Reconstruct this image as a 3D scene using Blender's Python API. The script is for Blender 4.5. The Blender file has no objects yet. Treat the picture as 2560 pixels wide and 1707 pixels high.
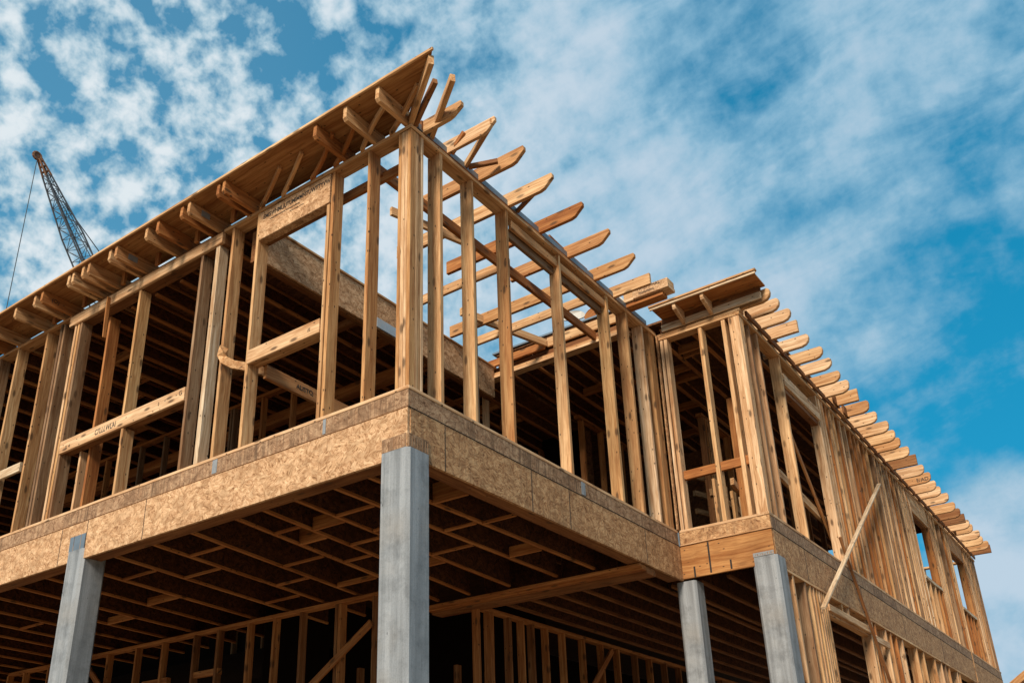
import bpy, bmesh, math, random
from mathutils import Vector, Matrix
random.seed(11)
S = bpy.context.scene
COL = S.collection
F = 5.055            # height of the upper floor line above the ground
J = -1.13            # outer wall plane of the right hand wing
R = math.radians

# ------------------------------------------------------------------ materials
def new_mat(name):
    m = bpy.data.materials.new(name); m.use_nodes = True
    nt = m.node_tree; nt.nodes.clear()
    out = nt.nodes.new('ShaderNodeOutputMaterial'); b = nt.nodes.new('ShaderNodeBsdfPrincipled')
    nt.links.new(b.outputs[0], out.inputs[0])
    return m, nt, b
class G:
    """small helper to write node graphs"""
    def __init__(s, nt): s.nt = nt
    def n(s, t, **k):
        x = s.nt.nodes.new(t)
        for a, v in k.items(): setattr(x, a, v)
        return x
    def l(s, a, b): s.nt.links.new(a, b)
    def math(s, op, a, b=None, c=None, clamp=False):
        x = s.n('ShaderNodeMath', operation=op); x.use_clamp = clamp
        for i, v in enumerate((a, b, c)):
            if v is None: continue
            if isinstance(v, (int, float)): x.inputs[i].default_value = v
            else: s.l(v, x.inputs[i])
        return x.outputs[0]
    def vmath(s, op, a, b=None):
        x = s.n('ShaderNodeVectorMath', operation=op)
        for i, v in enumerate((a, b)):
            if v is None: continue
            if isinstance(v, (tuple, list)): x.inputs[i].default_value = v
            else: s.l(v, x.inputs[i])
        return x
    def noise(s, vec, scale, detail=3, rough=.5, dist=0):
        x = s.n('ShaderNodeTexNoise'); s.l(vec, x.inputs['Vector'])
        x.inputs['Scale'].default_value = scale; x.inputs['Detail'].default_value = detail
        x.inputs['Roughness'].default_value = rough; x.inputs['Distortion'].default_value = dist
        return x
    def vor(s, vec, scale, feat='F1'):
        x = s.n('ShaderNodeTexVoronoi', feature=feat); s.l(vec, x.inputs['Vector']); x.inputs['Scale'].default_value = scale
        return x
    def rng(s, v, a, b, c=0, d=1, smooth=False):
        x = s.n('ShaderNodeMapRange'); x.interpolation_type = 'SMOOTHSTEP' if smooth else 'LINEAR'
        s.l(v, x.inputs[0])
        for i, q in enumerate((a, b, c, d)): x.inputs[1+i].default_value = q
        return x.outputs[0]
    def mix(s, f, a, b, mode='MIX'):
        x = s.n('ShaderNodeMix', data_type='RGBA', blend_type=mode)
        for i, v in ((0, f), (6, a), (7, b)):
            if isinstance(v, (int, float)): x.inputs[i].default_value = v
            elif isinstance(v, (tuple, list)): x.inputs[i].default_value = (*v, 1)[:4]
            else: s.l(v, x.inputs[i])
        return x.outputs[2]
    def ramp(s, f, stops):
        x = s.n('ShaderNodeValToRGB'); s.l(f, x.inputs[0]); r = x.color_ramp
        while len(r.elements) < len(stops): r.elements.new(.5)
        for e, (p, c) in zip(r.elements, stops): e.position = p; e.color = (*c, 1)
        return x.outputs[0]
    def bump(s, h, b, strength=.3, dist=.004):
        x = s.n('ShaderNodeBump'); x.inputs['Strength'].default_value = strength; x.inputs['Distance'].default_value = dist
        s.l(h, x.inputs['Height']); s.l(x.outputs[0], b.inputs['Normal'])

def lumber(name, tones, dirt=.5, knots=1.0):
    m, nt, b = new_mat(name); g = G(nt)
    tc = g.n('ShaderNodeTexCoord'); oi = g.n('ShaderNodeObjectInfo')
    rnd = oi.outputs['Random']
    off = g.n('ShaderNodeCombineXYZ'); g.l(g.math('MULTIPLY', rnd, 61.0), off.inputs[0]); g.l(g.math('MULTIPLY', rnd, 17.0), off.inputs[1]); g.l(g.math('MULTIPLY', rnd, 29.0), off.inputs[2])
    v0 = g.vmath('ADD', tc.outputs['Object'], off.outputs[0]).outputs[0]
    warp = g.noise(v0, 2.2, 2)
    v = g.vmath('ADD', v0, g.vmath('MULTIPLY', warp.outputs['Color'], (0, .05, .05)).outputs[0]).outputs[0]
    fine = g.noise(g.vmath('MULTIPLY', v, (2.2, 52, 52)).outputs[0], 1, 4, .65)
    mid = g.noise(g.vmath('MULTIPLY', v, (.7, 15, 15)).outputs[0], 1, 3, .55, .6)
    blot = g.noise(g.vmath('MULTIPLY', v0, (1.2, 4, 4)).outputs[0], 1, 4, .6)
    base = g.ramp(rnd, [(i/(len(tones)-1), t) for i, t in enumerate(tones)])
    c = g.mix(g.rng(mid.outputs[0], .35, .7), base, g.mix(1.0, base, (.66, .52, .40), 'MULTIPLY'))
    c = g.mix(g.rng(fine.outputs[0], .40, .62, 0, .85), c, g.mix(1.0, c, (.62, .50, .40), 'MULTIPLY'))
    c = g.mix(g.rng(blot.outputs[0], .46, .74, 0, dirt), c, g.mix(1.0, c, (.50, .43, .38), 'MULTIPLY'))
    s0 = g.n('ShaderNodeSeparateXYZ'); g.l(v0, s0.inputs[0])
    def flat(sx, sy):
        q = g.n('ShaderNodeCombineXYZ'); g.l(g.math('MULTIPLY', s0.outputs[0], sx), q.inputs[0]); g.l(g.math('MULTIPLY', g.math('ADD', s0.outputs[1], s0.outputs[2]), sy), q.inputs[1])
        x = g.n('ShaderNodeTexVoronoi', voronoi_dimensions='2D'); g.l(q.outputs[0], x.inputs['Vector']); x.inputs['Scale'].default_value = 1; return x
    vk = flat(2.6, 7.5)
    kn = g.rng(vk.outputs['Distance'], .17, .08, 0, .8*knots)
    sc = g.n('ShaderNodeSeparateColor'); g.l(vk.outputs['Color'], sc.inputs[0])
    kn = g.math('MULTIPLY', kn, g.rng(sc.outputs[0], .58, .62))
    c = g.mix(kn, c, (.07, .034, .014))
    vn = flat(7, 14)
    sn = g.n('ShaderNodeSeparateColor'); g.l(vn.outputs['Color'], sn.inputs[0])
    nail = g.math('MULTIPLY', g.rng(vn.outputs['Distance'], .10, .07, 0, .92), g.rng(sn.outputs[1], .76, .78))
    c = g.mix(nail, c, (.04, .022, .012))
    g.l(c, b.inputs['Base Color']); b.inputs['Roughness'].default_value = .78
    b.inputs['Specular IOR Level'].default_value = .25
    g.bump(g.math('ADD', fine.outputs[0], g.math('MULTIPLY', mid.outputs[0], .6)), b, .45, .004)
    return m

def strand_board(name, ca, cb, cc, stain=0.0, vert=False):
    m, nt, b = new_mat(name); g = G(nt)
    tc = g.n('ShaderNodeTexCoord'); oi = g.n('ShaderNodeObjectInfo')
    off = g.n('ShaderNodeCombineXYZ'); g.l(g.math('MULTIPLY', oi.outputs['Random'], 43.0), off.inputs[0]); g.l(g.math('MULTIPLY', oi.outputs['Random'], 31.0), off.inputs[2])
    v0 = g.vmath('ADD', tc.outputs['Object'], off.outputs[0]).outputs[0]
    wn = g.noise(v0, 9, 2)
    v = g.vmath('ADD', v0, g.vmath('MULTIPLY', g.vmath('SUBTRACT', wn.outputs['Color'], (.5, .5, .5)).outputs[0], (.09, .09, .09)).outputs[0]).outputs[0]
    def layer(scale, seed):
        q = g.vmath('ADD', v, (seed, seed*.37, seed*1.7)).outputs[0]
        vo = g.vor(g.vmath('MULTIPLY', q, (1, .3, 1.5)).outputs[0], scale)
        s = g.n('ShaderNodeSeparateColor'); g.l(vo.outputs['Color'], s.inputs[0])
        cen = g.vmath('MULTIPLY', vo.outputs['Position'], (1, 3.333, .6667)).outputs[0]
        rot = g.n('ShaderNodeVectorRotate', rotation_type='AXIS_ANGLE'); rot.inputs['Axis'].default_value = (0, 1, 0)
        g.l(g.vmath('SUBTRACT', q, cen).outputs[0], rot.inputs['Vector']); g.l(g.rng(s.outputs[0], 0, 1, -1.3, 1.3), rot.inputs['Angle'])
        so = g.vmath('MULTIPLY', vo.outputs['Color'], (9, 9, 9)).outputs[0]
        f = g.noise(g.vmath('ADD', g.vmath('MULTIPLY', rot.outputs[0], (9, 32, 74)).outputs[0], so).outputs[0], 1, 3, .6)
        return f.outputs[0], s.outputs[1], vo.outputs['Distance']
    f1, r1, d1 = layer(11, 0); f2, r2, d2 = layer(21, 5.3)
    f = g.math('MULTIPLY_ADD', f1, .6, g.math('MULTIPLY', f2, .4))
    c = g.ramp(g.rng(f, .37, .65), [(0, cc), (.4, ca), (1, cb)])
    c = g.mix(g.math('MULTIPLY', r1, .5), c, g.mix(1.0, c, (.72, .62, .55), 'MULTIPLY'))
    c = g.mix(g.math('MULTIPLY', g.rng(r2, .6, 1), .55), c, cb)
    c = g.mix(g.rng(d1, .5, .75, 0, .35), c, cc)
    big = g.noise(g.vmath('MULTIPLY', v0, (2.2, 2, 3.2)).outputs[0], 1, 4, .6)
    c = g.mix(g.rng(big.outputs[0], .45, .72, 0, .55), c, g.mix(1.0, c, (.6, .52, .46), 'MULTIPLY'))
    if stain:
        st = g.noise(g.vmath('MULTIPLY', v0, (26, 3, 1.6)).outputs[0], 1, 4, .7, .4)
        ar = g.noise(g.vmath('MULTIPLY', v0, (1.7, 1, .6)).outputs[0], 1, 2)
        k = g.math('MULTIPLY', g.rng(st.outputs[0], .42, .62), g.rng(ar.outputs[0], .38, .62, .25, 1))
        c = g.mix(g.math('MULTIPLY', k, stain), c, (.12, .068, .038))
    g.l(c, b.inputs['Base Color']); b.inputs['Roughness'].default_value = .8; b.inputs['Specular IOR Level'].default_value = .2
    g.bump(f, b, .7, .008)
    return m

def metal_like(name, ca, cb, streak=.5, rough=.55, metallic=.0, scale=1.0):
    m, nt, b = new_mat(name); g = G(nt)
    tc = g.n('ShaderNodeTexCoord'); v = tc.outputs['Object']
    n1 = g.noise(g.vmath('MULTIPLY', v, (.5, 14, 14)).outputs[0], scale, 5, .65)
    n2 = g.noise(v, 3.3*scale, 6, .68); n3 = g.noise(v, 95*scale, 3, .6)
    c = g.mix(g.rng(n1.outputs[0], .38, .62), ca, cb)
    dn = g.noise(g.vmath('MULTIPLY', v, (1.1, 26, 26)).outputs[0], scale, 5, .7, .5)
    c = g.mix(g.rng(dn.outputs[0], .50, .68, 0, .3), c, g.mix(1.0, c, (.40, .39, .37), 'MULTIPLY'))
    n4 = g.noise(v, 1.5*scale, 3, .6)
    c = g.mix(g.rng(n4.outputs[0], .50, .66, 0, .45), c, (.23, .20, .165))
    c = g.mix(g.rng(n2.outputs[0], .48, .74, 0, streak), c, g.mix(1.0, c, (.42, .42, .42), 'MULTIPLY'))
    c = g.mix(g.rng(n3.outputs[0], .45, .7, 0, .4), c, g.mix(1.0, c, (.6, .6, .6), 'MULTIPLY'))
    vp = g.vor(g.vmath('MULTIPLY', v, (4, 9, 9)).outputs[0], scale)
    c = g.mix(g.rng(vp.outputs['Distance'], .06, .035, 0, .8), c, (.05, .05, .05))
    g.l(c, b.inputs['Base Color']); b.inputs['Roughness'].default_value = rough; b.inputs['Metallic'].default_value = metallic
    g.bump(g.math('ADD', n3.outputs[0], n2.outputs[0]), b, .35, .004)
    return m

def plain(name, c, rough=.7, metallic=0, var=.35, sc=6):
    m, nt, b = new_mat(name); g = G(nt)
    tc = g.n('ShaderNodeTexCoord'); n = g.noise(tc.outputs['Object'], sc, 5, .6)
    g.l(g.mix(g.rng(n.outputs[0], .35, .7, 0, var), c, tuple(x*.45 for x in c)), b.inputs['Base Color'])
    b.inputs['Roughness'].default_value = rough; b.inputs['Metallic'].default_value = metallic
    return m

M = {}
M['stud'] = lumber('framing_lumber', [(.64, .37, .165), (.76, .50, .26), (.54, .28, .11), (.72, .44, .20), (.50, .31, .175), (.78, .53, .30)])
M['pale'] = lumber('pale_lumber', [(.80, .55, .33), (.74, .475, .26), (.82, .585, .37)], .35)
M['white'] = lumber('bleached_lumber', [(.74, .60, .42), (.72, .57, .40)], .25, .4)
M['tan'] = lumber('rafter_lumber', [(.68, .40, .19), (.76, .50, .27), (.71, .445, .225), (.56, .29, .12)], .35, .8)
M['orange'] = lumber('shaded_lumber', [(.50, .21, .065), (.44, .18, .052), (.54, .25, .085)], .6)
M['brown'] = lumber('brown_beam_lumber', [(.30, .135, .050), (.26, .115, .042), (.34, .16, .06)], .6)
M['grain'] = lumber('coarse_grained_lumber', [(.50, .245, .085), (.46, .22, .075)], .9, .3)
M['grime'] = lumber('weathered_lumber', [(.34, .21, .115), (.40, .255, .145), (.28, .175, .10)], .9)
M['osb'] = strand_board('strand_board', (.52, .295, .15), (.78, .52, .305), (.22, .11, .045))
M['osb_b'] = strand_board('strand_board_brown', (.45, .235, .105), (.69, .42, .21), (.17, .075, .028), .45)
M['strip'] = strand_board('stained_strand_board', (.37, .215, .12), (.54, .35, .205), (.12, .058, .025), .95)
M['osb_d'] = strand_board('shaded_strand_board', (.035, .013, .005), (.065, .026, .010), (.010, .004, .002))  # much darker copy of strand_board, underfloor shade put into the colour
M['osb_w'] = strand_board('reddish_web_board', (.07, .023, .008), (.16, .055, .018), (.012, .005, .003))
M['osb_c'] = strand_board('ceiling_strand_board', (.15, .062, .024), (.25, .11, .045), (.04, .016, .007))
M['black'] = plain('painted_room_shade', (.012, .008, .006), .9)  # near-black colour stands for the deep shade inside the rooms
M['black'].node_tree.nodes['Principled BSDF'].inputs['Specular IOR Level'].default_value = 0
M['ply'] = lumber('plywood_soffit', [(.40, .20, .075), (.44, .225, .085)], .5, .15)
M['grey'] = metal_like('galvanised_steel', (.19, .197, .202), (.31, .318, .325), .9)
M['grey_d'] = metal_like('grey_concrete', (.19, .192, .194), (.31, .315, .318), .95, .8)
M['flash'] = plain('blue_grey_flashing', (.16, .20, .24), .45, .3)
M['tin'] = plain('light_metal_flashing', (.42, .47, .50), .4, .4)
M['dark'] = plain('dark_gap', (.03, .02, .014), .9)
M['ink'] = plain('stamp_ink', (.028, .020, .015), .8, 0, .2)
M['crane'] = plain('weathered_crane_steel', (.10, .105, .115), .5, .4)
M['rust'] = plain('rusty_steel', (.20, .085, .035), .8, 0, .7, 3)
M['wire'] = plain('steel_wire', (.06, .065, .07), .5)
M['sheet'] = plain('pale_sheet', (.56, .52, .46), .7, 0, .3)
M['blue'] = plain('blue_tarpaulin', (.05, .16, .30), .5)

# ------------------------------------------------------------------ geometry helpers
def link(name, me, mat, parent=None):
    o = bpy.data.objects.new(name, me); COL.objects.link(o)
    if isinstance(mat, str): mat = M[mat]
    if mat and not me.materials: me.materials.append(mat)
    if parent: o.parent = parent
    return o
def tag(o, label=None, cat=None, group=None, kind=None):
    if label: o['label'] = label
    if cat: o['category'] = cat
    if group: o['group'] = group
    if kind: o['kind'] = kind
    return o
def empty(name, loc):
    o = bpy.data.objects.new(name, None); COL.objects.link(o); o.location = loc; o.empty_display_size = .3
    return o
def sweep(bm, L, w, h, bev=.004, bow=0., seg=6, twist=0., x0=None, mi=0, off=(0, 0)):
    """chamfered board running along local X, centred; w along Y, h along Z"""
    bev = min(bev, w*.3, h*.3); prof = []
    for sx, sy in ((1, 1), (-1, 1), (-1, -1), (1, -1)):
        a = (sx*(w/2-bev), sy*h/2); b = (sx*w/2, sy*(h/2-bev))
        prof += [b, a] if sx*sy > 0 else [a, b]
    rings = []; ph = random.uniform(0, 6.28)
    st = -L/2 if x0 is None else x0
    ts = [0, min(.004/L, .02)] + [i/seg for i in range(1, seg)] + [1-min(.004/L, .02), 1]
    for k, t in enumerate(ts):
        dy = bow*math.sin(math.pi*t)*math.cos(ph); dz = bow*math.sin(math.pi*t)*math.sin(ph)*.5
        a = twist*(t-.5); ca, sa = math.cos(a), math.sin(a)
        sc = (1-bev*1.2/max(w, h)) if k in (0, len(ts)-1) else 1
        rings.append([bm.verts.new((st+L*t, off[0]+dy+(y*ca-z*sa)*sc, off[1]+dz+(y*sa+z*ca)*sc)) for y, z in prof])
    for r0, r1 in zip(rings, rings[1:]):
        for i in range(8):
            f = bm.faces.new((r0[i], r1[i], r1[(i+1) % 8], r0[(i+1) % 8])); f.material_index = mi
    f = bm.faces.new(rings[0]); f.material_index = mi
    f = bm.faces.new(rings[-1][::-1]); f.material_index = mi
def finish(bm, name):
    bmesh.ops.recalc_face_normals(bm, faces=bm.faces)
    me = bpy.data.meshes.new(name); bm.to_mesh(me); bm.free(); return me
def frame(a, b, up=(0, 0, 1)):
    a, b = Vector(a), Vector(b); x = (b-a).normalized(); up = Vector(up)
    if abs(x.dot(up)) > .98: up = Vector((0, 1, 0))
    y = up.cross(x).normalized(); z = x.cross(y)
    m = Matrix((x, y, z)).transposed().to_4x4(); m.translation = (a+b)/2
    return m
def board(name, a, b, w, h, mat, parent, up=(0, 0, 1), bow=.002, bev=.004, twist=.0, seg=6, lbl=None):
    """board between two points (z measured from the upper floor line)"""
    a = (a[0], a[1], a[2]+F); b = (b[0], b[1], b[2]+F)
    bm = bmesh.new(); sweep(bm, (Vector(b)-Vector(a)).length, w, h, bev, bow, seg, twist)
    o = link(name, finish(bm, name), mat, parent); o.matrix_world = frame(a, b, up)
    if lbl: o['label'] = lbl
    return o
def bx(name, x, y, z, mat, parent, bow=0., bev=.004, twist=0., lbl=None):
    """axis aligned board; grain along the longest side"""
    d = [x[1]-x[0], y[1]-y[0], z[1]-z[0]]; c = [sum(x)/2, sum(y)/2, sum(z)/2]
    i = d.index(max(d)); a = list(c); b = list(c); a[i] -= d[i]/2; b[i] += d[i]/2
    if i == 0: return board(name, a, b, d[1], d[2], mat, parent, (0, 0, 1), bow, bev, twist, lbl=lbl)
    if i == 1: return board(name, a, b, d[0], d[2], mat, parent, (0, 0, 1), bow, bev, twist, lbl=lbl)
    return board(name, a, b, d[0], d[1], mat, parent, (0, 1, 0), bow, bev, twist, lbl=lbl)
def poly(name, pts, axis, lo, hi, mat, parent, bev=.004, lbl=None):
    """profile in a plane extruded along an axis. pts: (along, z); axis: extrusion axis 'x' or 'y'"""
    bm = bmesh.new(); rings = []
    cx = sum(p[0] for p in pts)/len(pts); cz = sum(p[1] for p in pts)/len(pts)
    # local X along the long direction, Y thickness, Z up
    t = hi-lo
    for s, k in ((-t/2, .0), (-t/2+bev, 1), (t/2-bev, 1), (t/2, .0)):
        r = []
        for p in pts:
            dx, dz = p[0]-cx, p[1]-cz; q = math.hypot(dx, dz) or 1
            sh = bev if k == 0 else 0
            r.append(bm.verts.new((dx-dx/q*sh, s, dz-dz/q*sh)))
        rings.append(r)
    n = len(pts)
    for r0, r1 in zip(rings, rings[1:]):
        for i in range(n): bm.faces.new((r0[i], r1[i], r1[(i+1) % n], r0[(i+1) % n]))
    bm.faces.new(rings[0]); bm.faces.new(rings[-1][::-1])
    o = link(name, finish(bm, name), mat, parent)
    c = (lo+hi)/2
    if axis == 'x': m = Matrix(((0, -1, 0, c), (1, 0, 0, cx), (0, 0, 1, cz+F), (0, 0, 0, 1)))
    else: m = Matrix(((1, 0, 0, cx), (0, 1, 0, c), (0, 0, 1, cz+F), (0, 0, 0, 1)))
    o.matrix_world = m
    if lbl: o['label'] = lbl
    return o
def stamp(text, origin, right, up, size, parent, sx=1.0, name='stamp', thick=False, mat='ink'):
    cu = bpy.data.curves.new(name, 'FONT'); cu.body = text; cu.size = size; cu.offset = size*.012 if thick else 0
    cu.extrude = .0006
    tmp = bpy.data.objects.new(name, cu); COL.objects.link(tmp)
    dg = bpy.context.evaluated_depsgraph_get()
    me = bpy.data.meshes.new_from_object(tmp.evaluated_get(dg)); bpy.data.objects.remove(tmp)
    me.materials.clear()
    o = link(name, me, mat)
    r = Vector(right).normalized(); u = Vector(up); u = (u-r*u.dot(r)).normalized(); n = r.cross(u)
    m = Matrix((r*sx, u, n)).transposed().to_4x4(); m.translation = Vector(origin)+Vector((0, 0, F))+n*.002
    o.matrix_world = m
    if parent:
        o.parent = parent; o.matrix_parent_inverse = Matrix.Identity(4)
        bpy.context.view_layer.update()
        o.matrix_basis = parent.matrix_world.inverted() @ m
    return o
def sub(child, parent):
    """parent a built part under another part, keeping its place"""
    bpy.context.view_layer.update(); m = child.matrix_world.copy()
    child.parent = parent; child.matrix_parent_inverse = Matrix.Identity(4)
    child.matrix_basis = parent.matrix_world.inverted() @ m
    return child

# ------------------------------------------------------------------ setting
def make_ground():
    m, nt, b = new_mat('dry_site_soil'); g = G(nt); tc = g.n('ShaderNodeTexCoord')
    n = g.noise(tc.outputs['Object'], .5, 8, .65); n2 = g.noise(tc.outputs['Object'], 9, 6, .7)
    c = g.mix(g.rng(n.outputs[0], .35, .65), (.31, .215, .13), (.23, .155, .09))
    c = g.mix(g.rng(n2.outputs[0], .45, .7, 0, .6), c, (.38, .28, .18))
    g.l(c, b.inputs['Base Color']); b.inputs['Roughness'].default_value = .95; g.bump(n2.outputs[0], b, .6, .05)
    bm = bmesh.new(); n_ = 48; L = 1500
    def q(i): t = (i/n_)*2-1; return L*t*abs(t)**1.6
    vs = [[bm.verts.new((q(i), q(j), -.02+ (0 if abs(q(i)) < 25 and abs(q(j)) < 25 else random.uniform(-.3, .1)))) for j in range(n_+1)] for i in range(n_+1)]
    for i in range(n_):
        for j in range(n_): bm.faces.new((vs[i][j], vs[i+1][j], vs[i+1][j+1], vs[i][j+1]))
    o = link('ground', finish(bm, 'ground'), m); tag(o, kind='structure')
make_ground()

# ------------------------------------------------------------------ the building
B = empty('timber_frame_building', (0, 0, 0))
tag(B, 'two storey timber frame building under construction, upper floor jutting out on grey columns', 'building')

SW = .14
def stud_l(y, z0=0., z1=2.66, mat='stud', name='stud', x0=.004, w=.038, d=SW, lbl=None):     # left wall, y = far edge
    return bx(name, (x0, x0+d), (y-w, y), (z0, z1), mat, B, random.uniform(.001, .006), .003, random.uniform(-.02, .02), lbl=lbl)
def stud_r(x, z0=0., z1=2.66, mat='stud', name='stud', y0=.004, w=.038, d=SW, lbl=None):     # wall facing -Y, x = right edge
    return bx(name, (x-w, x), (y0, y0+d), (z0, z1), mat, B, random.uniform(.001, .006), .003, random.uniform(-.02, .02), lbl=lbl)

# --- edge band of the upper floor: sole plate, stained strip, strand board rim
def band_l(y0, y1, segs):
    bx('sole_plate', (-.006, .15), (y0, y1), (-.032, 0), 'pale', B)
    bx('sheathing_strip', (.0, .024), (y0, y1), (-.19, -.033), 'strip', B, 0, .002)
    for a, b in segs: bx('rim_board', (-.004, .026), (a+.003, b-.003), (-.616, -.196), 'osb', B, 0, .002)
    bx('joint_trim', (-.009, .02), (y0, y1), (-.1955, -.1905), 'brown', B, 0, .0015)
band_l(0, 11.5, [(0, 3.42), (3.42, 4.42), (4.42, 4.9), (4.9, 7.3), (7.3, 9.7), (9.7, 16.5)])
bx('edge_beam', (.028, .20), (.19, 16.5), (-.610, -.25), 'brown', B, 0, .006)
bx('sole_plate', (.0, 5.0), (-.006, .15), (-.032, 0), 'pale', B)
bx('sheathing_strip', (.026, 2.1), (-.001, .024), (-.19, -.033), 'strip', B, 0, .002)
bx('sheathing_strip', (2.104, 5.01), (-.001, .024), (-.19, -.033), 'strip', B, 0, .002)
for a, b in ((.027, .467), (.473, 1.777), (1.783, 2.457), (2.463, 4.097), (4.103, 5.02)):
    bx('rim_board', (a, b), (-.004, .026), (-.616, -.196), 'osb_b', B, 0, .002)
bx('joint_trim', (.0, 5.0), (-.009, .02), (-.1955, -.1905), 'dark', B, 0, .0015)
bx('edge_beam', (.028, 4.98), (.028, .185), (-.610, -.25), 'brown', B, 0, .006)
for y in (3.42, 4.42, 4.9, 7.3): bx('panel_joint', (-.0055, .0), (y-.005, y+.005), (-.61, -.20), 'dark', B, 0, .001)
for x in (.47, 1.78, 2.46, 4.1): bx('panel_joint', (x-.005, x+.005), (-.0055, .0), (-.61, -.20), 'dark', B, 0, .001)
for x in (6.1, 7.2, 8.45, 10.7, 13.36): bx('panel_joint', (x-.007, x+.007), (J-.0055, J), (-.595, -.20), 'dark', B, 0, .001)
bx('strip_patch', (-.004, -.001), (2.36, 2.43), (-.175, -.036), 'grey', B, 0, .001)
bx('strip_patch', (-.004, -.001), (.93, .965), (-.175, -.036), 'grey', B, 0, .001)
bx('strip_patch', (2.72, 2.80), (-.005, -.002), (-.175, -.036), 'grey', B, 0, .001)
# corner metal trim and jog
bx('sole_plate', (5.006, 5.15), (J-.006, -.008), (-.032, 0), 'pale', B)
bx('sheathing_strip', (5.010, 5.035), (J, -.012), (-.19, -.033), 'osb_b', B, 0, .002)
jb = bx('rim_board', (5.006, 5.04), (J, -.006), (-.60, -.2), 'grain', B, 0, .003, lbl='wood grained beam on the short return of the upper floor')
for yy, z0, z1 in ((-.37, -.58, -.21), (-.62, -.58, -.47), (-.17, -.6, -.47)):
    sub(bx('crack', (5.0035, 5.0065), (yy, yy+.022), (z0, z1), 'dark', B, 0, .001), jb)
bx('joint_trim', (4.99, 5.03), (J-.01, -.012), (-.199, -.186), 'pale', B, 0, .002)
bx('corner_flashing', (4.985, 5.0), (-.02, -.004), (-.2, -.03), 'flash', B, 0, .001)
bx('sole_plate', (5.0, 19.65), (J-.006, J+.14), (-.03, .004), 'pale', B)
for a, b in ((5.04, 8.3), (8.303, 13.4), (13.403, 16.4), (16.42, 19.6)):
    bx('sheathing_strip', (a, b), (J-.001, J+.024), (-.19, -.033), 'strip', B, 0, .002)
for a, b in ((5.043, 6.1), (6.103, 7.2), (7.203, 8.45), (8.453, 10.7), (10.703, 13.36), (13.363, 16.2), (16.203, 19.6)):
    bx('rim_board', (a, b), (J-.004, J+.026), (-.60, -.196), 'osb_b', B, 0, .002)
bx('joint_trim', (5.0, 19.6), (J-.009, J+.02), (-.1955, -.1905), 'dark', B, 0, .0015)
bx('joint_trim', (16.24, 16.30), (J-.014, J-.004), (-.62, .0), 'tan', B, 0, .002)
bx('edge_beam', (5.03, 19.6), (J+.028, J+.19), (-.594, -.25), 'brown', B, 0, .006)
bx('rim_board', (19.58, 19.61), (J, 8.), (-.60, -.033), 'osb_b', B, 0, .002)
# subfloor
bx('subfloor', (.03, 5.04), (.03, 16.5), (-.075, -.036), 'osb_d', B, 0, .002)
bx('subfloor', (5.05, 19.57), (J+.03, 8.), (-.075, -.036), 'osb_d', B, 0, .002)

# --- floor joists seen from below (two flanges and a web each)
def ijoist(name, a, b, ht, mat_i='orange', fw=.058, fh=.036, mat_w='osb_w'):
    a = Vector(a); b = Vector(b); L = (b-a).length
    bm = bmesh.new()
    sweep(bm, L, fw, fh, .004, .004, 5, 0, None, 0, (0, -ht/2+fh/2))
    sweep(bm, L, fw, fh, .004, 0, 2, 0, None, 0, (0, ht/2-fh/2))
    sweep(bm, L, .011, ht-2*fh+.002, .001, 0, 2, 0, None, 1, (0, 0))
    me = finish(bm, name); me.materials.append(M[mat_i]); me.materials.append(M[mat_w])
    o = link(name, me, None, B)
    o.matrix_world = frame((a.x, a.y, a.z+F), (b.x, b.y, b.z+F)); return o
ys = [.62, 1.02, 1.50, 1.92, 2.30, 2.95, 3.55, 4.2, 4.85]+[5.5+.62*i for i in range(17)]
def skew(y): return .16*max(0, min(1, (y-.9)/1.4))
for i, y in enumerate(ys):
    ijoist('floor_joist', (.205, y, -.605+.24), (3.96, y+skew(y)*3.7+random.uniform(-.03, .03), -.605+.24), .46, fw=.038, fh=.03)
def blk(k, x, h=.1, w=.03):
    y0 = (.19 if k < 0 else ys[k]+skew(ys[k])*(x-.2))+.02; y1 = ys[k+1]+skew(ys[k+1])*(x-.2)-.02
    bx('joist_block', (x, x+w), (y0, y1), (-.602, -.602+h), 'orange', B, 0, .004)
for k, x, h in ((-1, 1.05, .2), (-1, 1.8, .03), (0, 1.0, .2), (0, 1.75, .03), (0, 2.9, .12), (1, .75, .03), (1, 1.3, .03), (2, .9, .14), (2, 1.5, .03), (3, .75, .03), (3, 1.15, .2), (3, 1.9, .03), (4, 1.6, .03),
                (1, 2.3, .03), (2, 2.6, .1), (5, .7, .03), (5, 2.1, .03), (6, 1.2, .03), (6, 2.6, .03), (7, .8, .03), (4, 2.6, .06), (8, 1.7, .1), (9, 1.0, .03), (10, 2., .1), (12, 1.4, .03)):
    blk(k, x, h)
# dropped beam and joists beyond
bx('drop_beam', (4.12, 4.34), (.03, 3.1), (-.70, -.619), 'brown', B, .002, .008)
bx('drop_beam', (4.02, 4.116), (.03, 3.1), (-.675, -.619), 'orange', B, .002, .006)
bx('drop_beam', (3.95, 4.016), (.03, 3.1), (-.65, -.619), 'orange', B, .002, .006)
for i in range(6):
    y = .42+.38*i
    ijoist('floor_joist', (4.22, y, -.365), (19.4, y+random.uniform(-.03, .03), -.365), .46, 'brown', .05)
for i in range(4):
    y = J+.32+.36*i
    ijoist('floor_joist', (5.3, y, -.365), (19.4, y, -.365), .46, 'brown', .05)
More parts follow.
